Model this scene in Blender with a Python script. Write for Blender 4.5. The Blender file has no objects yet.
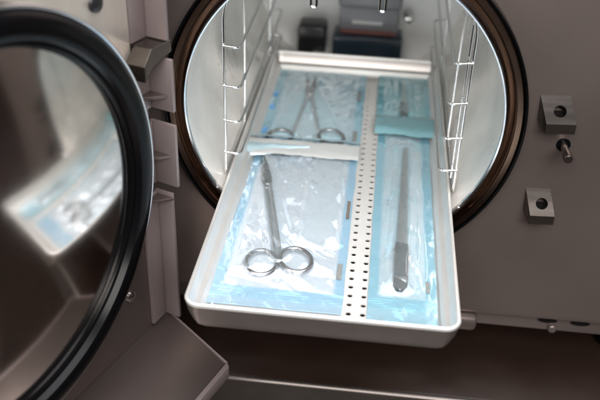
import bpy, bmesh, math, random
from math import sin, cos, pi, radians
from mathutils import Vector, Matrix, noise

S = bpy.context.scene
# ------------------------------------------------------------------ camera
CR = [[0.993498, 0.109354, 0.031685], [0.085238, -0.529927, -0.843749], [-0.075476, 0.840963, -0.535802]]
cam_d = bpy.data.cameras.new("camera")
cam = bpy.data.objects.new("camera", cam_d)
S.collection.objects.link(cam)
r, d, f = [Vector(v) for v in CR]
M = Matrix((( r[0], -d[0], -f[0], 0.02014), (r[1], -d[1], -f[1], -0.55733), (r[2], -d[2], -f[2], 0.27161), (0, 0, 0, 1)))
cam.matrix_world = M
cam_d.sensor_width = 36
cam_d.lens = 48.926
cam_d.clip_start = 0.02
cam_d.clip_end = 60
cam_d.dof.use_dof = True
cam_d.dof.focus_distance = 0.61
cam_d.dof.aperture_fstop = 5.2
cam_d.dof.aperture_blades = 9
S.camera = cam

# ------------------------------------------------------------------ world and lamps
W = bpy.data.worlds.new("World")
S.world = W
W.use_nodes = True
wn = W.node_tree
wn.nodes.clear()
wo = wn.nodes.new("ShaderNodeOutputWorld")
wb = wn.nodes.new("ShaderNodeBackground")
wt = wn.nodes.new("ShaderNodeTexCoord")
ws = wn.nodes.new("ShaderNodeSeparateXYZ")
wr = wn.nodes.new("ShaderNodeValToRGB")
wm = wn.nodes.new("ShaderNodeMapRange")
wm.inputs[1].default_value = -1
wm.inputs[2].default_value = 1
wn.links.new(wt.outputs["Generated"], ws.inputs[0])
wn.links.new(ws.outputs[2], wm.inputs[0])
wn.links.new(wm.outputs[0], wr.inputs[0])
wn.links.new(wr.outputs[0], wb.inputs[0])
wn.links.new(wb.outputs[0], wo.inputs[0])
e = wr.color_ramp.elements
e[0].position = 0.0
e[0].color = (.030, .017, .012, 1)
e[1].position = 1.0
e[1].color = (.30, .31, .36, 1)
x = e.new(.5)
x.color = (.034, .024, .021, 1)
x = e.new(.66)
x.color = (.16, .15, .17, 1)
wb.inputs[1].default_value = 0.6


def area(name, loc, target, sx, sy, power, col):
    l = bpy.data.lights.new(name, 'AREA')
    l.shape = 'RECTANGLE'
    l.size, l.size_y = sx, sy
    l.energy = power
    l.color = col
    o = bpy.data.objects.new(name, l)
    S.collection.objects.link(o)
    o.location = loc
    o.rotation_euler = (Vector(target) - Vector(loc)).to_track_quat('-Z', 'Y').to_euler()
    return o


area("ceiling_lamp", (.10, .05, 1.35), (0, 0, -.1), 1.4, 1.1, 29, (.97, .975, 1.0))
area("window_lamp", (.10, -1.45, 1.10), (0, .1, -.1), 1.5, .8, 46, (1.0, .965, .93))
area("chamber_fill_lamp", (.62, -1.20, .66), (0, .25, -.08), .6, .30, 6, (1.0, .98, .96))  # added fill lamp, brightens the back of the chamber

S.view_settings.view_transform = 'Standard'
S.view_settings.look = 'None'
S.view_settings.exposure = 0
S.view_settings.gamma = 1
S.render.engine = 'CYCLES'
S.cycles.max_bounces = 12
S.cycles.transparent_max_bounces = 16
S.cycles.caustics_reflective = True


# ------------------------------------------------------------------ materials
def mat(name, col, rough=.5, metal=0., bump=None, var=None, coat=0., aniso=0., spec=.5, stretch=(1, 1, 1)):
    """bump=(scale, strength, distance)  var=(scale, amount) mottles colour and roughness"""
    m = bpy.data.materials.new(name)
    m.use_nodes = True
    n = m.node_tree
    b = n.nodes["Principled BSDF"]
    b.inputs["Base Color"].default_value = (*col, 1)
    b.inputs["Roughness"].default_value = rough
    b.inputs["Metallic"].default_value = metal
    b.inputs["Coat Weight"].default_value = coat
    b.inputs["Specular IOR Level"].default_value = spec
    b.inputs["Anisotropic"].default_value = aniso
    tc = n.nodes.new("ShaderNodeTexCoord")
    mp = n.nodes.new("ShaderNodeMapping")
    mp.inputs["Scale"].default_value = stretch
    n.links.new(tc.outputs["Object"], mp.inputs[0])
    if var:
        t = n.nodes.new("ShaderNodeTexNoise")
        t.inputs["Scale"].default_value = var[0]
        t.inputs["Detail"].default_value = 6
        n.links.new(mp.outputs[0], t.inputs[0])
        a = n.nodes.new("ShaderNodeMapRange")
        a.inputs[1].default_value = .3
        a.inputs[2].default_value = .7
        a.inputs[3].default_value = 1 - var[1]
        a.inputs[4].default_value = 1 + var[1]
        n.links.new(t.outputs[0], a.inputs[0])
        v = n.nodes.new("ShaderNodeVectorMath")
        v.operation = 'SCALE'
        v.inputs[0].default_value = col
        n.links.new(a.outputs[0], v.inputs["Scale"])
        n.links.new(v.outputs[0], b.inputs["Base Color"])
        q = n.nodes.new("ShaderNodeMath")
        q.operation = 'MULTIPLY'
        q.inputs[1].default_value = rough
        n.links.new(a.outputs[0], q.inputs[0])
        n.links.new(q.outputs[0], b.inputs["Roughness"])
    if bump:
        t = n.nodes.new("ShaderNodeTexNoise")
        t.inputs["Scale"].default_value = bump[0]
        t.inputs["Detail"].default_value = 5
        n.links.new(mp.outputs[0], t.inputs[0])
        bp = n.nodes.new("ShaderNodeBump")
        bp.inputs["Strength"].default_value = bump[1]
        bp.inputs["Distance"].default_value = bump[2]
        n.links.new(t.outputs[0], bp.inputs["Height"])
        n.links.new(bp.outputs[0], b.inputs["Normal"])
    return m


def film_mat(name, tint, veil, gloss_rough=.10, scale=260., veil_amt=.22, gloss_amt=.2):
    m = bpy.data.materials.new(name)
    m.use_nodes = True
    n = m.node_tree
    n.nodes.clear()
    out = n.nodes.new("ShaderNodeOutputMaterial")
    tr = n.nodes.new("ShaderNodeBsdfTransparent")
    tr.inputs[0].default_value = (*tint, 1)
    gl = n.nodes.new("ShaderNodeBsdfGlossy")
    gl.inputs["Roughness"].default_value = gloss_rough
    gl.inputs["Color"].default_value = (.95, .98, 1, 1)
    df = n.nodes.new("ShaderNodeBsdfDiffuse")
    df.inputs["Color"].default_value = (*veil, 1)
    tc = n.nodes.new("ShaderNodeTexCoord")
    t1 = n.nodes.new("ShaderNodeTexNoise")
    t1.inputs["Scale"].default_value = scale * .25
    t1.inputs["Detail"].default_value = 4
    t1.inputs["Distortion"].default_value = 1.2
    t2 = n.nodes.new("ShaderNodeTexNoise")
    t2.inputs["Scale"].default_value = scale
    t2.inputs["Detail"].default_value = 3
    n.links.new(tc.outputs["Object"], t1.inputs[0])
    n.links.new(tc.outputs["Object"], t2.inputs[0])
    b1 = n.nodes.new("ShaderNodeBump")
    b1.inputs["Strength"].default_value = .8
    b1.inputs["Distance"].default_value = .0004
    b2 = n.nodes.new("ShaderNodeBump")
    b2.inputs["Strength"].default_value = .4
    b2.inputs["Distance"].default_value = .0003
    n.links.new(t1.outputs[0], b1.inputs["Height"])
    n.links.new(t2.outputs[0], b2.inputs["Height"])
    n.links.new(b1.outputs[0], b2.inputs["Normal"])
    n.links.new(b2.outputs[0], gl.inputs["Normal"])
    lw = n.nodes.new("ShaderNodeLayerWeight")
    lw.inputs[0].default_value = .25
    n.links.new(b2.outputs[0], lw.inputs["Normal"])
    a = n.nodes.new("ShaderNodeMath")
    a.operation = 'MULTIPLY_ADD'
    a.inputs[1].default_value = .38
    a.inputs[2].default_value = gloss_amt
    a.use_clamp = True
    n.links.new(lw.outputs["Fresnel"], a.inputs[0])
    vr = n.nodes.new("ShaderNodeMapRange")
    vr.inputs[1].default_value = .35
    vr.inputs[2].default_value = .65
    vr.inputs[3].default_value = veil_amt * .4
    vr.inputs[4].default_value = veil_amt * 1.6
    n.links.new(t1.outputs[0], vr.inputs[0])
    la = n.nodes.new("ShaderNodeAttribute")
    la.attribute_name = "loose"
    ma = n.nodes.new("ShaderNodeMath")
    ma.operation = 'MULTIPLY_ADD'
    ma.inputs[1].default_value = 1.0
    ma.inputs[2].default_value = .15
    n.links.new(la.outputs["Fac"], ma.inputs[0])
    mb = n.nodes.new("ShaderNodeMath")
    mb.operation = 'MULTIPLY'
    n.links.new(ma.outputs[0], mb.inputs[0])
    n.links.new(vr.outputs[0], mb.inputs[1])
    m1 = n.nodes.new("ShaderNodeMixShader")
    n.links.new(mb.outputs[0], m1.inputs[0])
    n.links.new(tr.outputs[0], m1.inputs[1])
    n.links.new(df.outputs[0], m1.inputs[2])
    m2 = n.nodes.new("ShaderNodeMixShader")
    n.links.new(a.outputs[0], m2.inputs[0])
    n.links.new(m1.outputs[0], m2.inputs[1])
    n.links.new(gl.outputs[0], m2.inputs[2])
    n.links.new(m2.outputs[0], out.inputs[0])
    return m


PANEL = mat("grey_panel_steel", (.235, .193, .178), .38, .80, bump=(900, .05, .0002), var=(7, .09))
SHELL = mat("door_shell_metal", (.170, .137, .126), .38, .75, bump=(700, .05, .0002), var=(12, .06))
TABM = mat("tab_metal", (.27, .222, .218), .42, .45, bump=(700, .05, .0002), var=(12, .05))
BRUSH = mat("brushed_steel", (.78, .72, .65), .34, .65, bump=(500, .10, .0002), var=(60, .07), stretch=(1, 1, .05))
BLOCK = mat("block_steel", (.13, .112, .10), .15, .9, bump=(900, .04, .0002), var=(150, .12), stretch=(.1, 1, 1))
CHAMB = mat("chamber_steel", (.93, .91, .87), .30, .40, bump=(300, .06, .0003), var=(20, .13))
CBACK = mat("chamber_back_steel", (.97, .96, .95), .34, .15, bump=(60, .10, .001), var=(30, .06))
RING = mat("flange_steel", (.25, .18, .14), .17, 1., var=(40, .08))
RINGL = mat("rim_steel", (.85, .87, .9), .12, 1.)
RUBBER = mat("black_rubber", (.0025, .0025, .003), .22, 0., bump=(60, .05, .001), spec=.14)
def paper_mat(name, seal, loose):
    m = mat(name, seal, .55, bump=(260, .25, .0006))
    n = m.node_tree
    b = n.nodes["Principled BSDF"]
    a = n.nodes.new("ShaderNodeAttribute")
    a.attribute_name = "loose"
    x_ = n.nodes.new("ShaderNodeMixRGB")
    x_.inputs[1].default_value = (*seal, 1)
    x_.inputs[2].default_value = (*loose, 1)
    n.links.new(a.outputs["Fac"], x_.inputs[0])
    n.links.new(x_.outputs[0], b.inputs["Base Color"])
    return m


MIRROR = mat("polished_steel", (.84, .79, .74), .12, 1., bump=(25, .03, .002), var=(20, .05))
CHROME = mat("chrome_wire", (.80, .80, .80), .14, 1., var=(80, .05))
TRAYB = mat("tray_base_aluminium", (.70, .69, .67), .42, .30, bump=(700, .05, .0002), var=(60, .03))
TRAYI = mat("tray_aluminium_lit", (.84, .83, .81), .42, .68, bump=(700, .05, .0002), var=(60, .03))  # paler copy of the tray metal, brightness put into its colour
TRAYM = mat("tray_aluminium_shaded", (.52, .49, .47), .40, 1.0, bump=(700, .05, .0002), var=(60, .03))  # darker copy of the same metal, shade put into its colour
SURG = mat("surgical_steel", (.48, .48, .50), .28, .95, bump=(400, .1, .0002), var=(90, .10))
SURGD = mat("tweezer_grip_steel", (.40, .45, .48), .34, 1., bump=(1500, .5, .0003))
DARK = mat("dark_screw_and_reflection", (.015, .014, .016), .30)
SLATE = mat("slate_reflection_tone", (.02, .035, .05), .25)  # slate, red, grey and white tones colour the reflection blocks in the chamber
REDST = mat("red_brown_reflection_tone", (.20, .075, .065), .45)
GREYB = mat("grey_reflection_tone", (.30, .30, .32), .45, .3)
WHITEB = mat("white_reflection_tone", (.75, .75, .76), .4)
VOID = mat("dark_recess", (.006, .005, .005), .9, spec=.05)
TABLE = mat("brown_counter", (.016, .009, .0065), .30, .0, bump=(200, .05, .0005), var=(14, .15))
TRIM = mat("counter_trim", (.17, .15, .14), .42, .9, var=(30, .1))
FLOOR = mat("brown_floor", (.05, .035, .028), .5, var=(6, .15))
PAPER = paper_mat("pouch_paper_blue", (.41, .68, .88), (.80, .86, .93))
PAPERM = paper_mat("pouch_paper_pale", (.30, .62, .76), (.58, .79, .87))
PAPERT = paper_mat("pouch_paper_teal", (.20, .56, .65), (.34, .66, .73))
FLAPM = mat("pouch_paper_white", (.50, .52, .52), .6, bump=(300, .25, .0006))
FLAPB = mat("folded_film_blue", (.40, .54, .60), .22, bump=(120, .5, .002), coat=.6)
FLAPT = mat("folded_film_teal", (.16, .32, .36), .22, bump=(120, .5, .002), coat=.6)
SHANK = mat("satin_surgical_steel", (.80, .80, .81), .36, .92, bump=(400, .1, .0002))
INDIC = mat("indicator_ink_grey", (.22, .23, .22), .6, var=(900, .3))
INDBR = mat("indicator_ink_brown", (.17, .14, .12), .6, var=(900, .3))
INKBL = mat("print_ink_blue", (.16, .38, .72), .6, var=(700, .3))
FILM = film_mat("pouch_film_clear", (.95, .99, 1.0), (.88, .92, 1.0), .13, 150, .20, .13)
FILMT = film_mat("pouch_film_teal", (.80, .96, .98), (.62, .86, .92), .14, 150, .20, .13)


# ------------------------------------------------------------------ helpers
def link(name, bm, m, parent=None, smooth=True, label=None):
    me = bpy.data.meshes.new(name)
    bmesh.ops.remove_doubles(bm, verts=bm.verts, dist=1e-6)
    bmesh.ops.recalc_face_normals(bm, faces=bm.faces)
    bm.to_mesh(me)
    bm.free()
    if smooth:
        me.polygons.foreach_set("use_smooth", [True] * len(me.polygons))
    for mm in (m if isinstance(m, (list, tuple)) else [m]):
        me.materials.append(mm)
    o = bpy.data.objects.new(name, me)
    S.collection.objects.link(o)
    if parent:
        o.parent = parent
        o.matrix_parent_inverse = Matrix.Identity(4)
    if smooth:
        es = o.modifiers.new("split", 'EDGE_SPLIT')
        es.split_angle = radians(38)
    if label:
        o["label"] = label
    return o


def thing(name, label, cat, group=None, loc=(0, 0, 0), rot=None):
    o = bpy.data.objects.new(name, None)
    S.collection.objects.link(o)
    o.empty_display_size = .02
    o.location = loc
    if rot is not None:
        o.rotation_euler = rot
    o["label"] = label
    o["category"] = cat
    if group:
        o["group"] = group
    return o


def box(bm, x0, x1, y0, y1, z0, z1, bev=0., T=None):
    ps = [(x, y, z) for x in (x0, x1) for y in (y0, y1) for z in (z0, z1)]
    vs = [bm.verts.new(p) for p in ps]
    fs = [bm.faces.new([vs[i] for i in q]) for q in
          ((0, 1, 3, 2), (4, 6, 7, 5), (0, 4, 5, 1), (2, 3, 7, 6), (0, 2, 6, 4), (1, 5, 7, 3))]
    bmesh.ops.recalc_face_normals(bm, faces=fs)
    if bev:
        es = list({e for f_ in fs for e in f_.edges})
        rr = bmesh.ops.bevel(bm, geom=es, offset=bev, segments=2, affect='EDGES', profile=.5)
        vs = list({v for f_ in rr['faces'] for v in f_.verts} | {v for v in vs if v.is_valid})
    if T:
        for v in vs:
            v.co = T @ v.co
    return vs


def lathe(bm, prof, T, n=96, closed=False):
    """prof = list of (radius, height); revolved round local Z then moved by T"""
    rings = []
    for (rr, h) in prof:
        if rr < 1e-7:
            rings.append([bm.verts.new(T @ Vector((0, 0, h)))])
        else:
            rings.append([bm.verts.new(T @ Vector((rr * cos(2 * pi * i / n), rr * sin(2 * pi * i / n), h))) for i in range(n)])
    k = len(rings)
    for a in range(k if closed else k - 1):
        A, B = rings[a], rings[(a + 1) % k]
        for i in range(n):
            j = (i + 1) % n
            if len(A) == 1 and len(B) == 1:
                continue
            if len(A) == 1:
                bm.faces.new((A[0], B[i], B[j]))
            elif len(B) == 1:
                bm.faces.new((A[i], A[j], B[0]))
            else:
                bm.faces.new((A[i], A[j], B[j], B[i]))


def tube(bm, pts, rad, n=10, caps=True, closed=False):
    pts = [Vector(p) for p in pts]
    rads = rad if isinstance(rad, (list, tuple)) else [rad] * len(pts)
    rings = []
    prev = None
    L = len(pts)
    for i, p in enumerate(pts):
        if closed:
            t = (pts[(i + 1) % L] - pts[i - 1]).normalized()
        else:
            t = (pts[min(i + 1, L - 1)] - pts[max(i - 1, 0)]).normalized()
        if prev is None:
            a = t.orthogonal().normalized()
        else:
            a = (prev - t * prev.dot(t)).normalized()
        prev = a
        b = t.cross(a)
        rings.append([bm.verts.new(p + (a * cos(2 * pi * k / n) + b * sin(2 * pi * k / n)) * rads[i]) for k in range(n)])
    for i in range(L if closed else L - 1):
        A, B = rings[i], rings[(i + 1) % L]
        for k in range(n):
            bm.faces.new((A[k], A[(k + 1) % n], B[(k + 1) % n], B[k]))
    if caps and not closed:
        bm.faces.new(rings[0])
        bm.faces.new(list(reversed(rings[-1])))


def smooth_path(pts, rad=.006, seg=5):
    """rounds the corners of a polyline"""
    P = [Vector(p) for p in pts]
    out = [P[0]]
    for i in range(1, len(P) - 1):
        a = P[i] + (P[i - 1] - P[i]).normalized() * min(rad, (P[i - 1] - P[i]).length * .45)
        b = P[i] + (P[i + 1] - P[i]).normalized() * min(rad, (P[i + 1] - P[i]).length * .45)
        for k in range(seg + 1):
            t = k / seg
            out.append(a * (1 - t) ** 2 + P[i] * 2 * t * (1 - t) + b * t * t)
    out.append(P[-1])
    return out


def prism(bm, poly, h0, h1, T, bev=0.):
    """poly in local XY, extruded in local Z from h0 to h1"""
    lo = [bm.verts.new(T @ Vector((a, b, h0))) for a, b in poly]
    hi = [bm.verts.new(T @ Vector((a, b, h1))) for a, b in poly]
    n = len(poly)
    fs = [bm.faces.new(lo), bm.faces.new(hi)]
    for i in range(n):
        fs.append(bm.faces.new((lo[i], lo[(i + 1) % n], hi[(i + 1) % n], hi[i])))
    bmesh.ops.recalc_face_normals(bm, faces=fs)
    if bev:
        es = list({e_ for f_ in fs for e_ in f_.edges})
        bmesh.ops.bevel(bm, geom=es, offset=bev, segments=2, affect='EDGES', profile=.5)


I4 = Matrix.Identity(4)
# local Z -> world -Y (pointing out of the panel), local X -> world X, local Y -> world Z
TP = Matrix(((1, 0, 0, 0), (0, 0, -1, 0), (0, 1, 0, 0), (0, 0, 0, 1)))

# ------------------------------------------------------------------ setting: counter and floor
bm = bmesh.new()
box(bm, -1.5, 1.5, -.036, 1.2, -.29, -.25, .002)
o = link("counter_top", bm, TABLE)
o["kind"] = "structure"
bm = bmesh.new()
tube(bm, [(-1.5, -.038, -.2525), (1.5, -.038, -.2525)], .0032, 12)
box(bm, -1.5, 1.5, -.041, -.036, -.288, -.2535)
o2 = link("counter_edge", bm, TRIM, o)
bm = bmesh.new()
box(bm, -1.5, 1.5, -.02, 1.2, -.95, -.291)
o = link("counter_front", bm, TABLE)
o["kind"] = "structure"
bm = bmesh.new()
box(bm, -3, 3, -3, 3, -1.0, -.951)
o = link("floor", bm, FLOOR)
o["kind"] = "structure"

# ------------------------------------------------------------------ sterilizer
RI, RO = .1185, .134
ster = thing("steam_sterilizer", "grey steel tabletop steam sterilizer with round chamber standing open", "sterilizer", loc=(0, .2, -.25))
OFF = Matrix.Translation((0, -.2, .25))      # world -> sterilizer local


def spart(name, bm, m, parent=None, smooth=True, label=None):
    o_ = link(name, bm, m, None, smooth, label)
    o_.parent = parent or ster
    if not parent:
        o_.data.transform(OFF)
    else:
        o_.data.transform(OFF)
    return o_


# front panel with a round hole
def holed_plate(bm, x0, x1, z0, z1, R, y0, y1, n=96, fold=.004):
    def ray(a):
        c, s_ = cos(a), sin(a)
        t = min((x1 / c) if c > 1e-9 else (x0 / c if c < -1e-9 else 1e9), (z1 / s_) if s_ > 1e-9 else (z0 / s_ if s_ < -1e-9 else 1e9))
        return (c * t, s_ * t)
    ang = sorted(set([2 * pi * i / n for i in range(n)] + [math.atan2(z, x_) % (2 * pi) for x_ in (x0, x1) for z in (z0, z1)]))
    I, O, O2, I2 = [], [], [], []
    for a in ang:
        ox, oz = ray(a)
        I.append(bm.verts.new((R * cos(a), y0, R * sin(a))))
        O.append(bm.verts.new((ox, y0, oz)))
        O2.append(bm.verts.new((ox, y1, oz)))
        I2.append(bm.verts.new((R * cos(a), y1, R * sin(a))))
    k = len(ang)
    for i in range(k):
        j = (i + 1) % k
        for A, B in ((I, O), (O, O2), (I2, I)):
            bm.faces.new((A[i], A[j], B[j], B[i]))


bm = bmesh.new()
holed_plate(bm, -.30, .34, -.1795, .27, RO + .001, 0, .012)
spart("front_panel", bm, PANEL)
bm = bmesh.new()
for (a, b, c, d_) in ((-.299, -.297, -.178, .268), (.337, .339, -.178, .268)):
    box(bm, a, b, .012, .50, c, d_)
box(bm, -.297, .337, .012, .50, .266, .268)
box(bm, -.297, .337, .498, .50, -.178, .266)
box(bm, -.297, .337, .0125, .498, -.180, -.178)
spart("casing", bm, PANEL)
# lower trim, set back under the panel, with two slots in raised bosses
bm = bmesh.new()
box(bm, -.285, .33, .010, .016, -.203, -.1805, .001)
box(bm, -.285, .33, .002, .010, -.1845, -.1805, .001)
trim = spart("lower_trim", bm, PANEL)
for (cx, w) in ((.190, .0085), (.218, .0085), (.335, .008)):
    bm = bmesh.new()
    n = 24
    vs = [bm.verts.new((cx + w * cos(2 * pi * i / n) * (1.0), .0092 - .0004, -.1915 + .0028 * sin(2 * pi * i / n))) for i in range(n)]
    bm.faces.new(vs)
    bmesh.ops.solidify(bm, geom=bm.faces[:], thickness=.0006)
    spart("vent_slot", bm, VOID, trim)
bm = bmesh.new()
lathe(bm, [(0, .0045), (.0030, .0045), (.0038, .0035), (.0038, 0)], Matrix.Translation((.195, .010, -.199)) @ TP, 24)
spart("drain_screw", bm, PANEL, trim)
bm = bmesh.new()
box(bm, .098, .128, -.006, .0095, -.2000, -.1860, .004)
spart("drain_cap", bm, PANEL, trim)
for fx in (-.22, .27):
    for fy in (.06, .42):
        bm = bmesh.new()
        lathe(bm, [(0, 0), (.016, 0), (.018, .003), (.017, .048), (.014, .0545), (0, .0545)], Matrix.Translation((fx, fy, -.25)), 32)
        if fy < .1:
            lathe(bm, [(0, .0545), (.008, .0545), (.008, .069), (0, .069)], Matrix.Translation((fx, fy, -.25)), 16)
        spart("foot", bm, RUBBER)

# chamber: wall, back and mouth ring
bm = bmesh.new()
lathe(bm, [(RI, .010), (RI, 0), (RI, -.10), (RI, -.20), (RI, -.345), (RI + .002, -.345), (RI + .002, 0)], TP, 128, True)
spart("chamber_wall", bm, CHAMB)
bm = bmesh.new()
lathe(bm, [(0, -.352), (.06, -.3515), (.10, -.349), (RI, -.344), (RI, -.356), (0, -.358)], TP, 96)
cback = spart("chamber_back", bm, CBACK)
bm = bmesh.new()
lathe(bm, [(RI + .0016, -.01), (RI + .0016, .0085), (RI + .0032, .0105), (RI + .0075, .0070), (RI + .0082, .0070), (RI + .0088, .0108), (RO - .003, .0118), (RO - .0012, .0105), (RO - .0012, -.01)], TP, 160, True)
flange = spart("door_flange", bm, RING)
bm = bmesh.new()
lathe(bm, [(RI - .0004, .008), (RI - .0004, .0112), (RI + .0006, .0122), (RI + .0015, .0112), (RI + .0015, .008)], TP, 160, True)
spart("chamber_rim", bm, RINGL, flange)
bm = bmesh.new()
lathe(bm, [(RO - .0010, -.004), (RO - .0010, .0112), (RO - .0002, .0122), (RO + .0009, .0112), (RO + .0009, -.004)], TP, 160, True)
spart("flange_seal", bm, RUBBER, flange)
bm = bmesh.new()
for a in (176.5,):
    Tm = TP @ Matrix.Rotation(radians(a), 4, 'Z')
    box(bm, RI + .0090, RO - .0032, -.0011, .0011, .010, .0121, 0, Tm)
spart("index_mark", bm, RUBBER, flange)

# added blocks standing in for blurred reflections low on the chamber back
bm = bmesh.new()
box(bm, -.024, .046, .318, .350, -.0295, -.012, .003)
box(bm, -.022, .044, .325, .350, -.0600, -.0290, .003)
spart("grey_reflection", bm, GREYB, cback)
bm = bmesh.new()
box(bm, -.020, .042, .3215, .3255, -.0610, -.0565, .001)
spart("red_reflection", bm, REDST, cback)
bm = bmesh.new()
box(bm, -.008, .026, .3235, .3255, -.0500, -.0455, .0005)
spart("streak_reflection", bm, WHITEB, cback)
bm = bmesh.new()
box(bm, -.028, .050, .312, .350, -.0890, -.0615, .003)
spart("slate_reflection", bm, SLATE, cback)
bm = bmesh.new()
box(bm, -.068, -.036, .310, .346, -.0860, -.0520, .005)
spart("dark_reflection", bm, DARK, cback)
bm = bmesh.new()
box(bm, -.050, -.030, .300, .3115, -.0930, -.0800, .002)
spart("pale_reflection", bm, WHITEB, cback)
bm = bmesh.new()
lathe(bm, [(0, .006), (.004, .005), (.0055, 0), (.0055, -.02), (0, -.02)], Matrix.Translation((.055, .335, -.043)) @ TP, 20)
spart("dot_reflection", bm, CHROME, cback)

# latch blocks and stud on the panel
for (x0, x1, dx, z0) in ((.1425, .1637, .0050, .0245), (.1460, .1645, .0042, -.0545)):
    dz = -.0275
    bm = bmesh.new()
    n = 28
    yf = -.015
    zf0, zf1 = (z0 - .0158), (z0 - .0235)
    A = [(x0, 0, z0), (x1, 0, z0 + .001), (x1 + dx, yf, zf0 + .001), (x0 + dx, yf, zf0)]
    # sloped face with a round hole
    cen = (Vector(A[0]) + Vector(A[1]) + Vector(A[2]) + Vector(A[3])) / 4 + Vector((.0012, -.0008, -.0008))
    ux = (Vector(A[1]) - Vector(A[0])).normalized()
    uy = (Vector(A[0]) - Vector(A[3]))
    uy = (uy - ux * uy.dot(ux)).normalized()
    nn = ux.cross(uy)
    if nn.y > 0:
        nn = -nn
    hr = .0046
    hole = [bm.verts.new(cen + ux * hr * cos(2 * pi * i / n) + uy * hr * sin(2 * pi * i / n)) for i in range(n)]
    deep = [bm.verts.new(v.co - nn * .0095) for v in hole]
    cor = [bm.verts.new(v) for v in A]
    low = [bm.verts.new(v) for v in ((x0 + .001, 0, zf1 + .004), (x1 + .001, 0, zf1 + .005), (x1 + dx, yf, zf1 + .001), (x0 + dx, yf, zf1))]
    for i in range(n):
        bm.faces.new((hole[i], hole[(i + 1) % n], deep[(i + 1) % n], deep[i]))
    bm.faces.new(deep)
    # stitch hole rim to corners: quadrant fans
    order = [(1, 0), (0, 7), (3, 14), (2, 21)]
    q = n // 4
    cs = [cor[1], cor[0], cor[3], cor[2]]
    for k in range(4):
        st = int((k + 0) * q)
        for i in range(q):
            bm.faces.new((cs[k], hole[(st + i) % n], hole[(st + i + 1) % n]))
        bm.faces.new((cs[k], cs[(k + 1) % 4], hole[(st + q) % n]))
    bm.faces.new((cor[3], cor[2], low[2], low[3]))
    bm.faces.new((cor[0], cor[3], low[3], low[0]))
    bm.faces.new((cor[1], cor[2], low[2], low[1]))
    bm.faces.new((low[3], low[2], low[1], low[0]))
    b_ = spart("latch_block", bm, BLOCK, smooth=False)
    bm = bmesh.new()
    lathe(bm, [(0, .0), (hr * .96, 0), (hr * .96, .0012), (0, .0012)], Matrix.Translation(cen - nn * .0094) @ nn.to_track_quat('Z', 'Y').to_matrix().to_4x4(), 24)
    spart("bolt_socket", bm, VOID, b_)
bm = bmesh.new()
Ts = Matrix.Translation((.1665, 0, -.0145)) @ TP
lathe(bm, [(0, .001), (.0052, .0009), (.0056, -.001), (0, -.001)], Ts, 24)
st_base = spart("stud_socket", bm, RUBBER)
bm = bmesh.new()
lathe(bm, [(0, .0), (.0028, .0), (.0028, .015), (.0035, .0155), (.0035, .0225), (.0029, .0235), (.0, .0235)], Ts, 24)
spart("locking_pin", bm, BLOCK, st_base)

# ------------------------------------------------------------------ door (part of the sterilizer), open to the left
DC = Vector((-.174, -.209, 0))
TH = radians(-111.0)
U = Vector((cos(TH), sin(TH), 0))
N = Vector((-U.y, U.x, 0))          # faces into the room, towards the tray
TD = Matrix(((U.x, 0, N.x, DC.x), (U.y, 0, N.y, DC.y), (0, 1, 0, DC.z), (0, 0, 0, 1)))   # local (u, z, m)
TD0 = Matrix(((U.x, 0, N.x, 0), (U.y, 0, N.y, 0), (0, 1, 0, 0), (0, 0, 0, 1)))


def dpt(u, m, z):
    return DC + U * u + N * m + Vector((0, 0, z))


# lid shell: back plate, bottom flange, hinge-side tabs
bm = bmesh.new()
prism(bm, [(-.166, -.178), (.19, -.178), (.19, .20), (-.166, .20)], -.030, -.024, TD)
door = spart("door", bm, SHELL)
bm = bmesh.new()
TB = Matrix(((U.x, N.x, 0, DC.x), (U.y, N.y, 0, DC.y), (0, 0, 1, 0), (0, 0, 0, 1)))       # local (u, m, z)
prism(bm, [(-.172, -.027), (-.140, .053), (.19, .053), (.19, -.027)], -.184, -.1785, TB, .0008)
bfl = spart("bottom_flange", bm, SHELL, door)
bm = bmesh.new()
prism(bm, [(-.1415, .0535), (-.1375, .0575), (.19, .0575), (.19, .0535)], -.188, -.1765, TB, .0006)
prism(bm, [(-.1735, -.0275), (-.1722, -.0275), (-.1408, .0532), (-.1420, .0536)], -.187, -.1776, TB, .0003)
spart("flange_lip", bm, TABM, door)
bm = bmesh.new()
prism(bm, [(-.1475, .0555), (.165, .0555), (.165, .20), (-.1475, .20)], -.0235, -.0205, TD, .0004)
spart("mounting_plate", bm, BRUSH, door)
bm = bmesh.new()
lathe(bm, [(0, .0036), (.003, .0036), (.0055, .002), (.006, 0), (0, 0)], TD @ Matrix.Translation((-.1175, .1035, -.0205)), 20)
spart("plate_screw", bm, DARK, door)
bm = bmesh.new()
lathe(bm, [(0, .003), (.0025, .003), (.0042, .0018), (.0045, 0), (0, 0)], TD @ Matrix.Translation((-.1263, -.132, -.024)), 20)
spart("plate_screw", bm, CHROME, door)
for (z0, z1, m1) in ((.0665, .20, -.0045), (.0135, .0530, -.0020), (-.0480, .0030, -.0020), (-.176, -.0560, -.0080)):
    bm = bmesh.new()
    prism(bm, [(-.169, -.0238), (-.169, m1), (-.166, m1), (-.166, -.0238)], z0, z1, TB, .0004)
    prism(bm, [(-.1655, -.0238), (-.1655, -.0208), (-.149, -.0208), (-.149, -.0238)], z0, z1, TB, .0003)
    t_ = spart("hinge_tab", bm, TABM, door)
for (z0,) in ((.0245,), (-.0235,), (-.060,)):
    bm = bmesh.new()
    prism(bm, [(-.1655, -.0238), (-.1655, -.0060), (-.158, -.0125), (-.150, -.0225), (-.150, -.0238)], z0, z0 + .0022, TB, .0003)
    spart("hinge_rib", bm, SHELL, door)
bm = bmesh.new()
prism(bm, [(-.172, .0575), (-.150, .0530), (-.141, .0450), (-.141, .0560), (-.150, .0660), (-.172, .0655)], -.020, -.0050, TD, .0006)
spart("hinge_bracket", bm, BLOCK, door, smooth=False)

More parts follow.
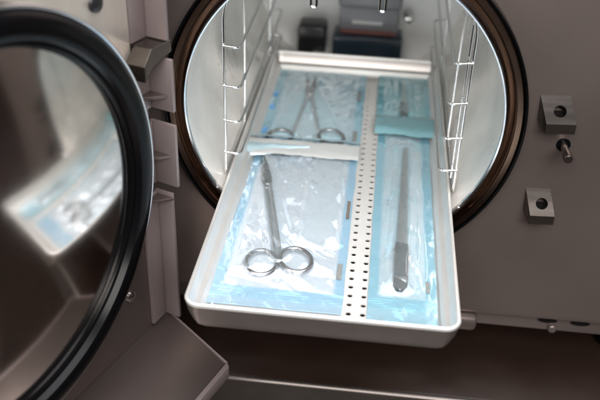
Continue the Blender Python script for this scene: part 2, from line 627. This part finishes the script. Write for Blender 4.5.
# round lid
DOME = .016
bm = bmesh.new()
lathe(bm, [(0, -.0230), (.128, -.0230), (.1335, -.020), (.1342, -.006), (.1342, .0005), (.1322, .0020), (.128, .0005), (.1134, .0005), (.1134, -.010), (0, -.010)], TD, 160)
spart("lid_plate", bm, RUBBER, door)
bm = bmesh.new()
prof = [(.1345 + .0011 * cos(a), .0008 + .0011 * sin(a)) for a in [2 * pi * i / 10 for i in range(10)]]
lathe(bm, prof, TD, 180, True)
spart("lid_trim", bm, RINGL, door)
bm = bmesh.new()
prof = [(.1325, -.004)] + [(.1235 + .0090 * cos(a), .0005 + .0055 * sin(a)) for a in [radians(t) for t in range(5, 133, 4)]] + [(.1160, .0008), (.1145, .0012), (.1134, .0004), (.1131, -.0015), (.1131, -.008)]
lathe(bm, prof, TD, 180)
spart("door_gasket", bm, RUBBER, door)
bm = bmesh.new()
prof = [(0, -.0015 + DOME)]
for i in range(1, 25):
    rr = .1130 * i / 24
    prof.append((rr, -.0015 + DOME * (1 - (rr / .1130) ** 2)))
lathe(bm, prof, TD, 180)
spart("mirror_plate", bm, MIRROR, door)

# ------------------------------------------------------------------ wire rack inside the chamber
rack = thing("tray_rack", "chromed wire rack lining the open round chamber", "rack", loc=(0, .15, -.11))
RW = .0011
levels = [.0405, .0080, -.0215, -.0500]


def rpart(name, bm, m=CHROME, parent=None):
    o_ = link(name, bm, m)
    o_.data.transform(Matrix.Translation((0, -.15, .11)))
    o_.parent = parent or rack
    return o_


for s_ in (-1, 1):
    xs = .0928 if s_ < 0 else .0922
    for k, yy in enumerate((.012, .105, .265)):
        bm = bmesh.new()
        top = .068 if k == 0 else .072
        path = smooth_path([(s_ * xs * .86, yy, top + .030), (s_ * xs, yy, top), (s_ * xs, yy, -.0698)], .010)
        tube(bm, path, RW * 1.05, 10)
        rpart("upright", bm)
    bm = bmesh.new()
    tube(bm, [(s_ * xs, .012, -.0695), (s_ * xs, .265, -.0695)], RW, 10)
    rpart("bottom_rail", bm)
    if s_ > 0:
        bm = bmesh.new()
        tube(bm, [(s_ * (xs - .0028), .016, .068), (s_ * (xs - .0028), .016, -.060)], RW * .9, 10)
        rpart("upright", bm)
    for z in levels:
        bm = bmesh.new()
        xi = xs - .0125 if s_ < 0 else xs - .0135
        path = smooth_path([(s_ * (xs + .0005), .0105, z), (s_ * xi, .0095, z - .001), (s_ * xi, .27, z + .0015), (s_ * xs, .27, z + .0015)], .006)
        tube(bm, path, RW, 10)
        rpart("shelf_rail", bm)
    bm = bmesh.new()
    Tb = Matrix.Translation((s_ * xs * .955, .012, .0795))
    box(bm, -.0035, .0035, -.004, .004, -.003, .0035, .001, Tb)
    rpart("corner_clip", bm, RING)
for cx in (-.0255, .0230):
    bm = bmesh.new()
    path = smooth_path([(cx - .0022, .02, .108), (cx - .0022, .004, .106), (cx - .0020, .0, .0785), (cx + .0020, .0, .0785), (cx + .0022, .004, .106), (cx + .0022, .02, .108)], .0022)
    tube(bm, path, RW * .9, 8)
    rpart("top_hook", bm)
bm = bmesh.new()
tube(bm, smooth_path([(-.0925 * .86, .012, .098), (-.045, .015, .108), (.045, .015, .108), (.0895 * .86, .012, .098)], .012), RW, 10)
rpart("cross_wire", bm)

# ------------------------------------------------------------------ tray
TX, TY0, TY1 = -.0001, -.1593, .2740
ZR = -.0690
tray = thing("instrument_tray", "pale metal perforated tray pulled part way out of the chamber", "tray", loc=(0, TY0, -.09))


def tpart(name, bm, m):
    o_ = link(name, bm, m)
    o_.data.transform(Matrix.Translation((0, -TY0, .09)))
    o_.parent = tray
    return o_


def rr_loop(bm, inset, z, r=.011, seg=7, ky=1.):
    x0, x1, y0, y1 = TX - .090 + inset, TX + .090 - inset, TY0 + inset * ky, TY1 - inset * ky
    r_ = max(r - inset, .0012)
    out = []
    for (cx, cy, a0) in ((x1 - r_, y1 - r_, 0), (x0 + r_, y1 - r_, 90), (x0 + r_, y0 + r_, 180), (x1 - r_, y0 + r_, 270)):
        for i in range(seg + 1):
            a = radians(a0 + 90 * i / seg)
            yy = cy + r_ * sin(a)
            out.append(bm.verts.new((cx + r_ * cos(a), yy, z + .002 * (yy - TY0) / .433)))
    return out


bm = bmesh.new()
prof = [(.0180, -.0892), (.0140, -.0890), (.0095, -.0868), (.0060, -.0835), (.0056, -.0828), (.0028, -.0785), (.0025, -.0778), (.0013, -.0742), (.0010, -.0728), (.0005, -.0712), (0, -.0700), (.0004, -.0691), (.0010, -.0688), (.0022, -.0688), (.0028, -.0693), (.0031, -.0705),
        (.0052, -.0800), (.0058, -.0806), (.0078, -.0810), (.0086, -.0818), (.0108, -.0862), (.0120, -.0874), (.0136, -.0880), (.0150, -.0880)]
kz = [k for k, (a, b) in enumerate(prof) if a == 0][0]
loops = [rr_loop(bm, a, b, ky=.28 if k < kz else 1.) for k, (a, b) in enumerate(prof)]
for A, B in zip(loops, loops[1:]):
    for i in range(len(A)):
        j = (i + 1) % len(A)
        bm.faces.new((A[i], A[j], B[j], B[i]))
bm.faces.ensure_lookup_table()
rim_start = [k for k, (a, b) in enumerate(prof) if a == 0][0] - 1
nl = len(loops[0])
for k_, f_ in enumerate(bm.faces):
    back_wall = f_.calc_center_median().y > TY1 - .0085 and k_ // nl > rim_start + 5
    f_.material_index = 0 if k_ // nl < rim_start or back_wall else 1  # outside and far end wall get the shaded copy, the rest the lit
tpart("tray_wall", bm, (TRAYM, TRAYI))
# perforated base
bm = bmesh.new()
px, py = .00965, .0097
hr = .00185
gx0, gy0 = .0175, -.1310
nx = range(-10, 7)
x_lo, x_hi = -.0755, .0752
cols = [i for i in range(-12, 12) if x_lo + .001 < gx0 + i * px - px / 2 and gx0 + i * px + px / 2 < x_hi + .0005]
rows = range(-1, 41)
rows = [j for j in rows if TY0 + .0135 < gy0 + j * py - py / 2 and gy0 + j * py + py / 2 < TY1 - .0135]
nseg = 16


def zb(y):
    return -.0877 + .002 * (y - TY0) / .433


for i in cols:
    for j in rows:
        cx, cy = gx0 + i * px, gy0 + j * py
        ring, outr, deep = [], [], []
        for k in range(nseg):
            a = 2 * pi * k / nseg + pi / nseg * 0
            c, s_ = cos(a), sin(a)
            q = max(abs(c), abs(s_))
            ring.append(bm.verts.new((cx + hr * c, cy + hr * s_, zb(cy + hr * s_))))
            deep.append(bm.verts.new((cx + hr * .98 * c, cy + hr * .98 * s_, zb(cy) - .0009)))
            outr.append(bm.verts.new((cx + px / 2 * c / q, cy + py / 2 * s_ / q, zb(cy + py / 2 * s_ / q))))
        for k in range(nseg):
            l = (k + 1) % nseg
            bm.faces.new((ring[k], ring[l], outr[l], outr[k]))
            bm.faces.new((deep[k], deep[l], ring[l], ring[k]))
# plain border round the perforations
gx_a, gx_b = gx0 + cols[0] * px - px / 2, gx0 + cols[-1] * px + px / 2
gy_a, gy_b = gy0 + rows[0] * py - py / 2, gy0 + rows[-1] * py + py / 2
BX0, BX1, BY0, BY1 = TX - .0765, TX + .0765, TY0 + .0132, TY1 - .0132
for (a, b, c, d_) in ((BX0, BX1, BY0, gy_a), (BX0, BX1, gy_b, BY1), (BX0, gx_a, gy_a, gy_b), (gx_b, BX1, gy_a, gy_b)):
    if b - a > 1e-5 and d_ - c > 1e-5:
        bm.faces.new([bm.verts.new((x_, y_, zb(y_))) for x_, y_ in ((a, c), (b, c), (b, d_), (a, d_))])
tpart("perforated_base", bm, TRAYB)


# ------------------------------------------------------------------ pouches
def sstep(a, b, t):
    t = max(0., min(1., (t - a) / (b - a)))
    return t * t * (3 - 2 * t)


def hsh(i, j, k):
    v = sin(i * 127.1 + j * 311.7 + k * 74.7) * 43758.5453
    return (v - math.floor(v)) * 2 - 1


def facet(u, v, k):
    """flat triangular facets between random heights on a skewed lattice"""
    q = (u + v) * .36602540378
    i, j = math.floor(u + q), math.floor(v + q)
    g = (i + j) * .2113248654
    a, b = (u - i + g), (v - j + g)
    # barycentric in unskewed lattice coordinates
    sk = (a + b) * .36602540378
    a, b = a + sk, b + sk
    h0, h3 = hsh(i, j, k), hsh(i + 1, j + 1, k)
    if a > b:
        h1 = hsh(i + 1, j, k)
        return h0 + (h1 - h0) * a + (h3 - h1) * b
    h1 = hsh(i, j + 1, k)
    return h0 + (h1 - h0) * b + (h3 - h1) * a


def creases(x, y, seed, ang=(20, -35, 75, 50)):
    """crumpled film: elongated flat facets meeting in sharp folds"""
    wx = noise.noise(Vector((x * 28 + seed, y * 28, 1.7))) * .0060
    wy = noise.noise(Vector((x * 28, y * 28 + seed, 6.1))) * .0060
    h = 0.
    for k, a in enumerate(ang[:3]):
        a = radians(a)
        c, s_ = cos(a), sin(a)
        X, Y = x + wx, y + wy
        u_ = (X * c + Y * s_) * (24, 30, 60)[k]
        v_ = (-X * s_ + Y * c) * (80, 120, 190)[k]
        msk = .35 + .65 * sstep(-.2, .3, noise.noise(Vector((x * 26, y * 26, seed + k * 2.2))))
        h += facet(u_ + seed, v_, k + seed) * msk * (1.0, .60, .22)[k]
    return h


def pouch(label, group, X0, X1, Y0, Y1, z, paper, film, seed, bulge, inst, mL=.010, mR=.008, sealY=None, crease=.0024, skew=0., angs=(20, -35, 75, 50), film_len=None, marks=()):
    """bulge height over the paper; inst = list of ((x,y),(x,y),radius,height) capsules the film drapes over"""
    root = thing("sterilization_pouch", label, "pouch", group, loc=((X0 + X1) / 2, Y0, z))
    inv = Matrix.Translation((-(X0 + X1) / 2, -Y0, -z))

    def height(x, y, hi):
        base = .0006 * noise.noise(Vector((x * 35 + seed, y * 30, 1.5))) + .0004 * noise.noise(Vector((x * 90, y * 70, seed)))
        ex_ = sstep(0, .02, y - Y0) * sstep(0, .02, Y1 - y)
        return z + base * (.5 + .5 * ex_)

    def grid(fn, step):
        nx_ = int((X1 - X0) / step)
        ny_ = int((Y1 - Y0) / step)
        g = []
        for j in range(ny_ + 1):
            row = []
            for i in range(nx_ + 1):
                x = X0 + (X1 - X0) * i / nx_
                y = Y0 + (Y1 - Y0) * j / ny_
                ed = .0007 * noise.noise(Vector((y * 40, seed, i and 3))) if i in (0, nx_) else 0
                row.append(bm.verts.new((x + ed + skew * (y - Y0), y, fn(x, y))))
            g.append(row)
        for j in range(ny_):
            for i in range(nx_):
                bm.faces.new((g[j][i], g[j][i + 1], g[j + 1][i + 1], g[j + 1][i]))

    bm = bmesh.new()
    grid(lambda x, y: height(x, y, 0), .0012)
    o_ = link("paper_back", bm, paper)
    sl = sealY if sealY is not None else Y0 + .02

    def loose(o_, drape=False):
        at = o_.data.attributes.new("loose", 'FLOAT', 'POINT')
        for k_, v_ in enumerate(o_.data.vertices):
            x, y = v_.co.x - skew * (v_.co.y - Y0), v_.co.y
            at.data[k_].value = sstep(X0 + mL * .8, X0 + mL * 1.15, x) * sstep(X1 - mR * .8, X1 - mR * 1.15, x) * sstep(sl, sl + .003, y) + .25 * sstep(sl - .010, sl - .013, y)
            if drape:
                for (a, b, rr, hh) in inst:
                    a_, b_ = Vector(a), Vector(b)
                    p_ = Vector((x, y))
                    t = max(0, min(1, (p_ - a_).dot(b_ - a_) / max((b_ - a_).length_squared, 1e-9)))
                    dd = (p_ - (a_ + (b_ - a_) * t)).length
                    at.data[k_].value *= sstep(rr * .8, rr * 1.3 + .001, dd)
    loose(o_)
    o_.data.transform(inv)
    o_.parent = root

    def fh(x, y):
        h = height(x, y, 1) + .00035
        mx = sstep(X0 + mL * .75, X0 + mL * 1.6, x) * sstep(X1 - mR * .75, X1 - mR * 1.6, x)
        my = sstep(sl, sl + .024, y) * sstep(Y1 - .006, Y1 - .014, y)
        ins = mx * my
        outs = (1 - ins)
        hb = bulge * .45 * ins
        c_ = creases(x, y, seed, angs)
        for (a, b, rr, hh) in inst:
            a_, b_ = Vector(a), Vector(b)
            p_ = Vector((x, y))
            t = max(0, min(1, (p_ - a_).dot(b_ - a_) / max((b_ - a_).length_squared, 1e-9)))
            dd = (p_ - (a_ + (b_ - a_) * t)).length
            hb = max(hb, (hh + .0004) * (1 - sstep(rr, rr + .010, dd)) * my * (.2 + .8 * mx))
            c_ *= .35 + .65 * sstep(rr * .6, rr + .004, dd)
        h += hb + crease * c_ * ins + crease * .22 * c_ * outs * sstep(0, .006, abs(y - sl + .004))
        if sl - .0125 < y < sl - .0015:
            h += .00010 * sin((y - sl) * 2 * pi / .0022) * (.5 + .5 * noise.noise(Vector((x * 60, y * 20, seed))))
        return max(h, height(x, y, 0) + .0003)

    bm = bmesh.new()
    grid(fh, .0007)
    o_ = link("film", bm, film)
    loose(o_, True)
    o_.data.transform(inv)
    o_.parent = root
    for (mx_, my_, w, l, mm, nm) in marks:
        bm = bmesh.new()
        nn_ = 8
        rows_ = []
        for k in range(nn_ + 1):
            yy = my_ - l / 2 + l * k / nn_
            rows_.append([bm.verts.new((mx_ + s_ * w / 2 + skew * (yy - Y0), yy, max(fh(mx_ + s_ * w / 2, yy), fh(mx_, yy)) + .0003)) for s_ in (-1, 1)])
        for a, b in zip(rows_, rows_[1:]):
            bm.faces.new((a[0], a[1], b[1], b[0]))
        o_ = link(nm, bm, mm)
        o_.data.transform(inv)
        o_.parent = root
    return root, inv


ZP = -.0862
GP = "sealed sterilization pouches lying in the tray"
# instrument axes (world)
SC1 = dict(rl=Vector((-.0482, -.0885)), rr=Vector((-.0238, -.0830)), piv=Vector((-.0590, .018)), tip=Vector((-.0705, .068)))
root1, inv1 = pouch("light blue pouch at the tray's front left, with closed scissors under crinkled clear film", GP,
      -.0800, .0130, -.1345, .0860, ZP, PAPER, FILM, 3.0, .0050,
      [((-.048, -.088), (-.024, -.083), .012, .0040), ((-.036, -.08), (-.066, .06), .006, .0055), ((-.01, -.05), (-.012, .06), .012, .0040)],
      mL=.009, mR=.007, sealY=-.115, angs=(-32, -58, 78, 20), crease=.0036, marks=((.0085, -.088, .0036, .019, INDIC, "indicator_strip"), (.0100, -.006, .0026, .026, INDBR, "indicator_strip")))
root2, inv2 = pouch("blue pouch at the tray's back left, with opened scissors and a white folded edge", GP,
      -.0800, .0140, .0760, .2655, ZP + .0016, PAPERM, FILM, 9.0, .0050,
      [((-.059, .102), (-.041, .20), .008, .0055), ((-.013, .107), (-.041, .20), .008, .0055), ((-.059, .1), (-.058, .102), .013, .0045), ((-.013, .105), (-.012, .107), .013, .0045)],
      mL=.010, mR=.008, sealY=.086, crease=.0028, angs=(70, 55, 85, 20), marks=((.0085, .118, .0036, .022, INDIC, "indicator_strip"), (.0085, .208, .0030, .026, INDIC, "indicator_strip"),
      (-.0762, .118, .0045, .010, INKBL, "printed_mark"), (-.0762, .168, .0045, .010, INKBL, "printed_mark"), (-.0762, .198, .0045, .010, INKBL, "printed_mark")))
root3, inv3 = pouch("narrow blue pouch at the tray's front right, with closed tweezers inside", GP,
      .0300, .0775, -.1385, .1560, ZP + .0004, PAPERM, FILM, 15.0, .0045,
      [((.0515, -.100), (.0550, .10), .0045, .0060)],
      mL=.007, mR=.008, sealY=-.113, crease=.0024, angs=(86, 80, 95, 30), marks=((.0715, -.098, .0026, .013, INDIC, "indicator_strip"),))
root4, inv4 = pouch("teal pouch at the tray's back right, its folded end lapping the pouch in front", GP,
      .0270, .0805, .1330, .2655, ZP + .0022, PAPERT, FILMT, 21.0, .0050,
      [((.0535, .160), (.0535, .245), .005, .0055)],
      mL=.007, mR=.007, sealY=.150, crease=.0028, angs=(84, 60, 100, 20))


def flap(name, X0, X1, pts, m, parent, inv, seed, amp=.0010, thick=.0004, taper=None, skew=0.):
    """a strip folded over: pts is the (y, z) profile, swept along x with a little waviness"""
    P = [Vector((0, a, b)) for a, b in pts]
    P = smooth_path(P, .005, 5)
    bm = bmesh.new()
    nx_ = 70
    g = []
    for i in range(nx_ + 1):
        x = X0 + (X1 - X0) * i / nx_
        row = []
        k_ = 1 if taper is None else taper(i / nx_)
        for j, p_ in enumerate(P):
            w = amp * noise.noise(Vector((x * 45, j * .12, seed))) + amp * .5 * noise.noise(Vector((x * 140, j * .3, seed + 4)))
            yy = P[0].y + (p_.y - P[0].y) * k_
            row.append(bm.verts.new((x, yy + w + skew * (x - X0), p_.z + w * .9)))
        g.append(row)
    for A, B in zip(g, g[1:]):
        for j in range(len(A) - 1):
            bm.faces.new((A[j], A[j + 1], B[j + 1], B[j]))
    bmesh.ops.solidify(bm, geom=bm.faces[:], thickness=thick)
    o_ = link(name, bm, m)
    o_.data.transform(inv)
    o_.parent = parent
    return o_


flap("folded_edge", -.0880, .0140, [(.0985, -.0838), (.0920, -.0790), (.0885, -.0768), (.0700, -.0785), (.0665, -.0800)], FLAPM, root2, inv2, 2.0, .0008)
flap("film_edge", -.0885, -.0300, [(.0800, -.0768), (.0720, -.0765), (.0620, -.0800), (.0600, -.0822)], FLAPB, root2, inv2, 6.0, .0009,
     taper=lambda t: .85 - .7 * t)
flap("film_edge", -.0885, .0140, [(.1050, -.0820), (.0960, -.0768), (.0925, -.0765)], FLAPB, root2, inv2, 8.0, .0007)
flap("folded_edge", .0265, .0815, [(.1620, -.0805), (.1500, -.0768), (.1280, -.0772), (.1235, -.0815)], FLAPT, root4, inv4, 12.0, .0013, skew=.02)


# ------------------------------------------------------------------ instruments
def scissors(label, group, ringL, ringR, piv, tip, spread, z, tilt=0.):
    root = thing("surgical_scissors", label, "scissors", group, loc=(piv.x, piv.y, z))
    inv = Matrix.Translation((-piv.x, -piv.y, -z))
    for s_, rc in ((-1, ringL), (1, ringR)):
        ax = (piv - rc).normalized()
        side = Vector((ax.y, -ax.x)) * (-s_)      # towards the other handle
        # finger ring, slightly oval
        bm = bmesh.new()
        pts = []
        for k in range(40):
            a = 2 * pi * k / 40
            l1, l2 = .0146, .0112
            q = rc + ax * (l1 * cos(a)) + side * (l2 * sin(a))
            pts.append((q.x, q.y, z + s_ * .0004 + tilt * (q - piv).length))
        tube(bm, pts, .0019, 12, closed=True)
        h_ = link("handle_ring", bm, SURG)
        h_.data.transform(inv)
        h_.parent = root
        # shank from the ring's inner side to pivot
        bm = bmesh.new()
        st = rc + ax * .0100 + side * .0096
        pts, rad = [], []
        for k in range(13):
            t = k / 12
            q = st.lerp(piv - side * .0020, t) - side * (.0004 * sin(pi * min(1, t * 1.5)) * (1 - t))
            pts.append((q.x, q.y, z + s_ * .0006))
            rad.append(.0015 + .0006 * t)
        tube(bm, pts, rad, 10)
        h2 = link("shank", bm, SHANK)
        h2.data.transform(inv)
        h2.parent = root
        # blade beyond the pivot, on the opposite side
        bm = bmesh.new()
        bax = (tip - piv).normalized()
        bs = Vector((bax.y, -bax.x)) * s_
        L_ = (tip - piv).length
        T_ = Matrix.Translation((0, 0, z + s_ * .0011))
        e0 = piv - bax * .006
        end = tip + bs * spread
        poly = [e0 - bs * .0030, e0 + bs * .0035, piv.lerp(end, .25) + bs * .0042, piv.lerp(end, .8) + bs * .0022, end, piv.lerp(end, .5) - bs * .0008]
        prism(bm, [(q.x, q.y) for q in poly], -.0008, .0008, T_, .0003)
        h3 = link("blade", bm, SURG)
        h3.data.transform(inv)
        h3.parent = root
    bm = bmesh.new()
    lathe(bm, [(0, .0030), (.0018, .0028), (.0024, .0020), (.0024, -.0022), (0, -.0024)], Matrix.Translation((piv.x, piv.y, z)), 20)
    h4 = link("pivot_screw", bm, SURG)
    h4.data.transform(inv)
    h4.parent = root
    return root


GS = "surgical scissors sealed in pouches"
scissors("closed steel scissors with both finger rings touching, in the front left pouch", GS, SC1['rl'], SC1['rr'], SC1['piv'], SC1['tip'], .0003, -.0830)
scissors("steel scissors with handles spread apart, in the back left pouch", GS, Vector((-.0600, .1020)), Vector((-.0130, .1080)), Vector((-.0415, .1950)), Vector((-.0440, .2450)), .004, -.0815)


def tweezers(label, x, y0, y1, z, lean=0., w=.0052, grip_l=.052, group=None):
    root = thing("surgical_tweezers", label, "tweezers", group, loc=(x, y0, z), rot=(0, .16, 0))
    L_ = y1 - y0
    for s_ in (-1, 1):
        bm = bmesh.new()
        g = []
        nseg_ = 40
        for k in range(nseg_ + 1):
            t = k / nseg_
            d_ = t * L_
            hw = w * (math.sqrt(max(0., min(1, d_ / .006))) if d_ < .006 else 1)
            if d_ > grip_l:
                hw = w * (.72 - .36 * (d_ - grip_l) / (L_ - grip_l))
            zz = s_ * (.0006 + .0016 * sin(pi * min(1., t * .95)))
            row = []
            for sx in (-1, -.6, .6, 1):
                row.append(bm.verts.new((sx * hw + lean * d_, d_, zz + (.0004 if abs(sx) < .9 else 0) * s_)))
            g.append(row)
        for A, B in zip(g, g[1:]):
            for j in range(3):
                bm.faces.new((A[j], A[j + 1], B[j + 1], B[j]))
        bmesh.ops.solidify(bm, geom=bm.faces[:], thickness=.0007)
        h_ = link("arm", bm, SHANK)
        h_.parent = root
        bm = bmesh.new()
        g = []
        for k in range(33):
            yy = .0008 + k * (grip_l - .002) / 32
            zt = s_ * (.0006 + .0016 * sin(pi * min(1., yy / L_ * .95))) + s_ * .0008
            ww = w * .93 * math.sqrt(min(1., yy / .006))
            g.append([bm.verts.new((sx * ww + lean * yy, yy, zt + s_ * .0002 * (1 - abs(sx)))) for sx in (-1, 0, 1)])
        for A, B in zip(g, g[1:]):
            for j in range(2):
                bm.faces.new((A[j], A[j + 1], B[j + 1], B[j]))
        bmesh.ops.solidify(bm, geom=bm.faces[:], thickness=.0003)
        h2 = link("grip", bm, SURGD, smooth=False)
        h2.parent = h_
    return root


GT = "tweezers sealed in pouches"
tweezers("long steel tweezers with a dark grip end, in the front right pouch", .0515, -.1075, .1020, -.0825, .020, .0055, .056, group=GT)
tweezers("slim steel tweezers in the teal back right pouch", .0535, .1600, .2450, -.0810, 0., .0040, .030, group=GT)
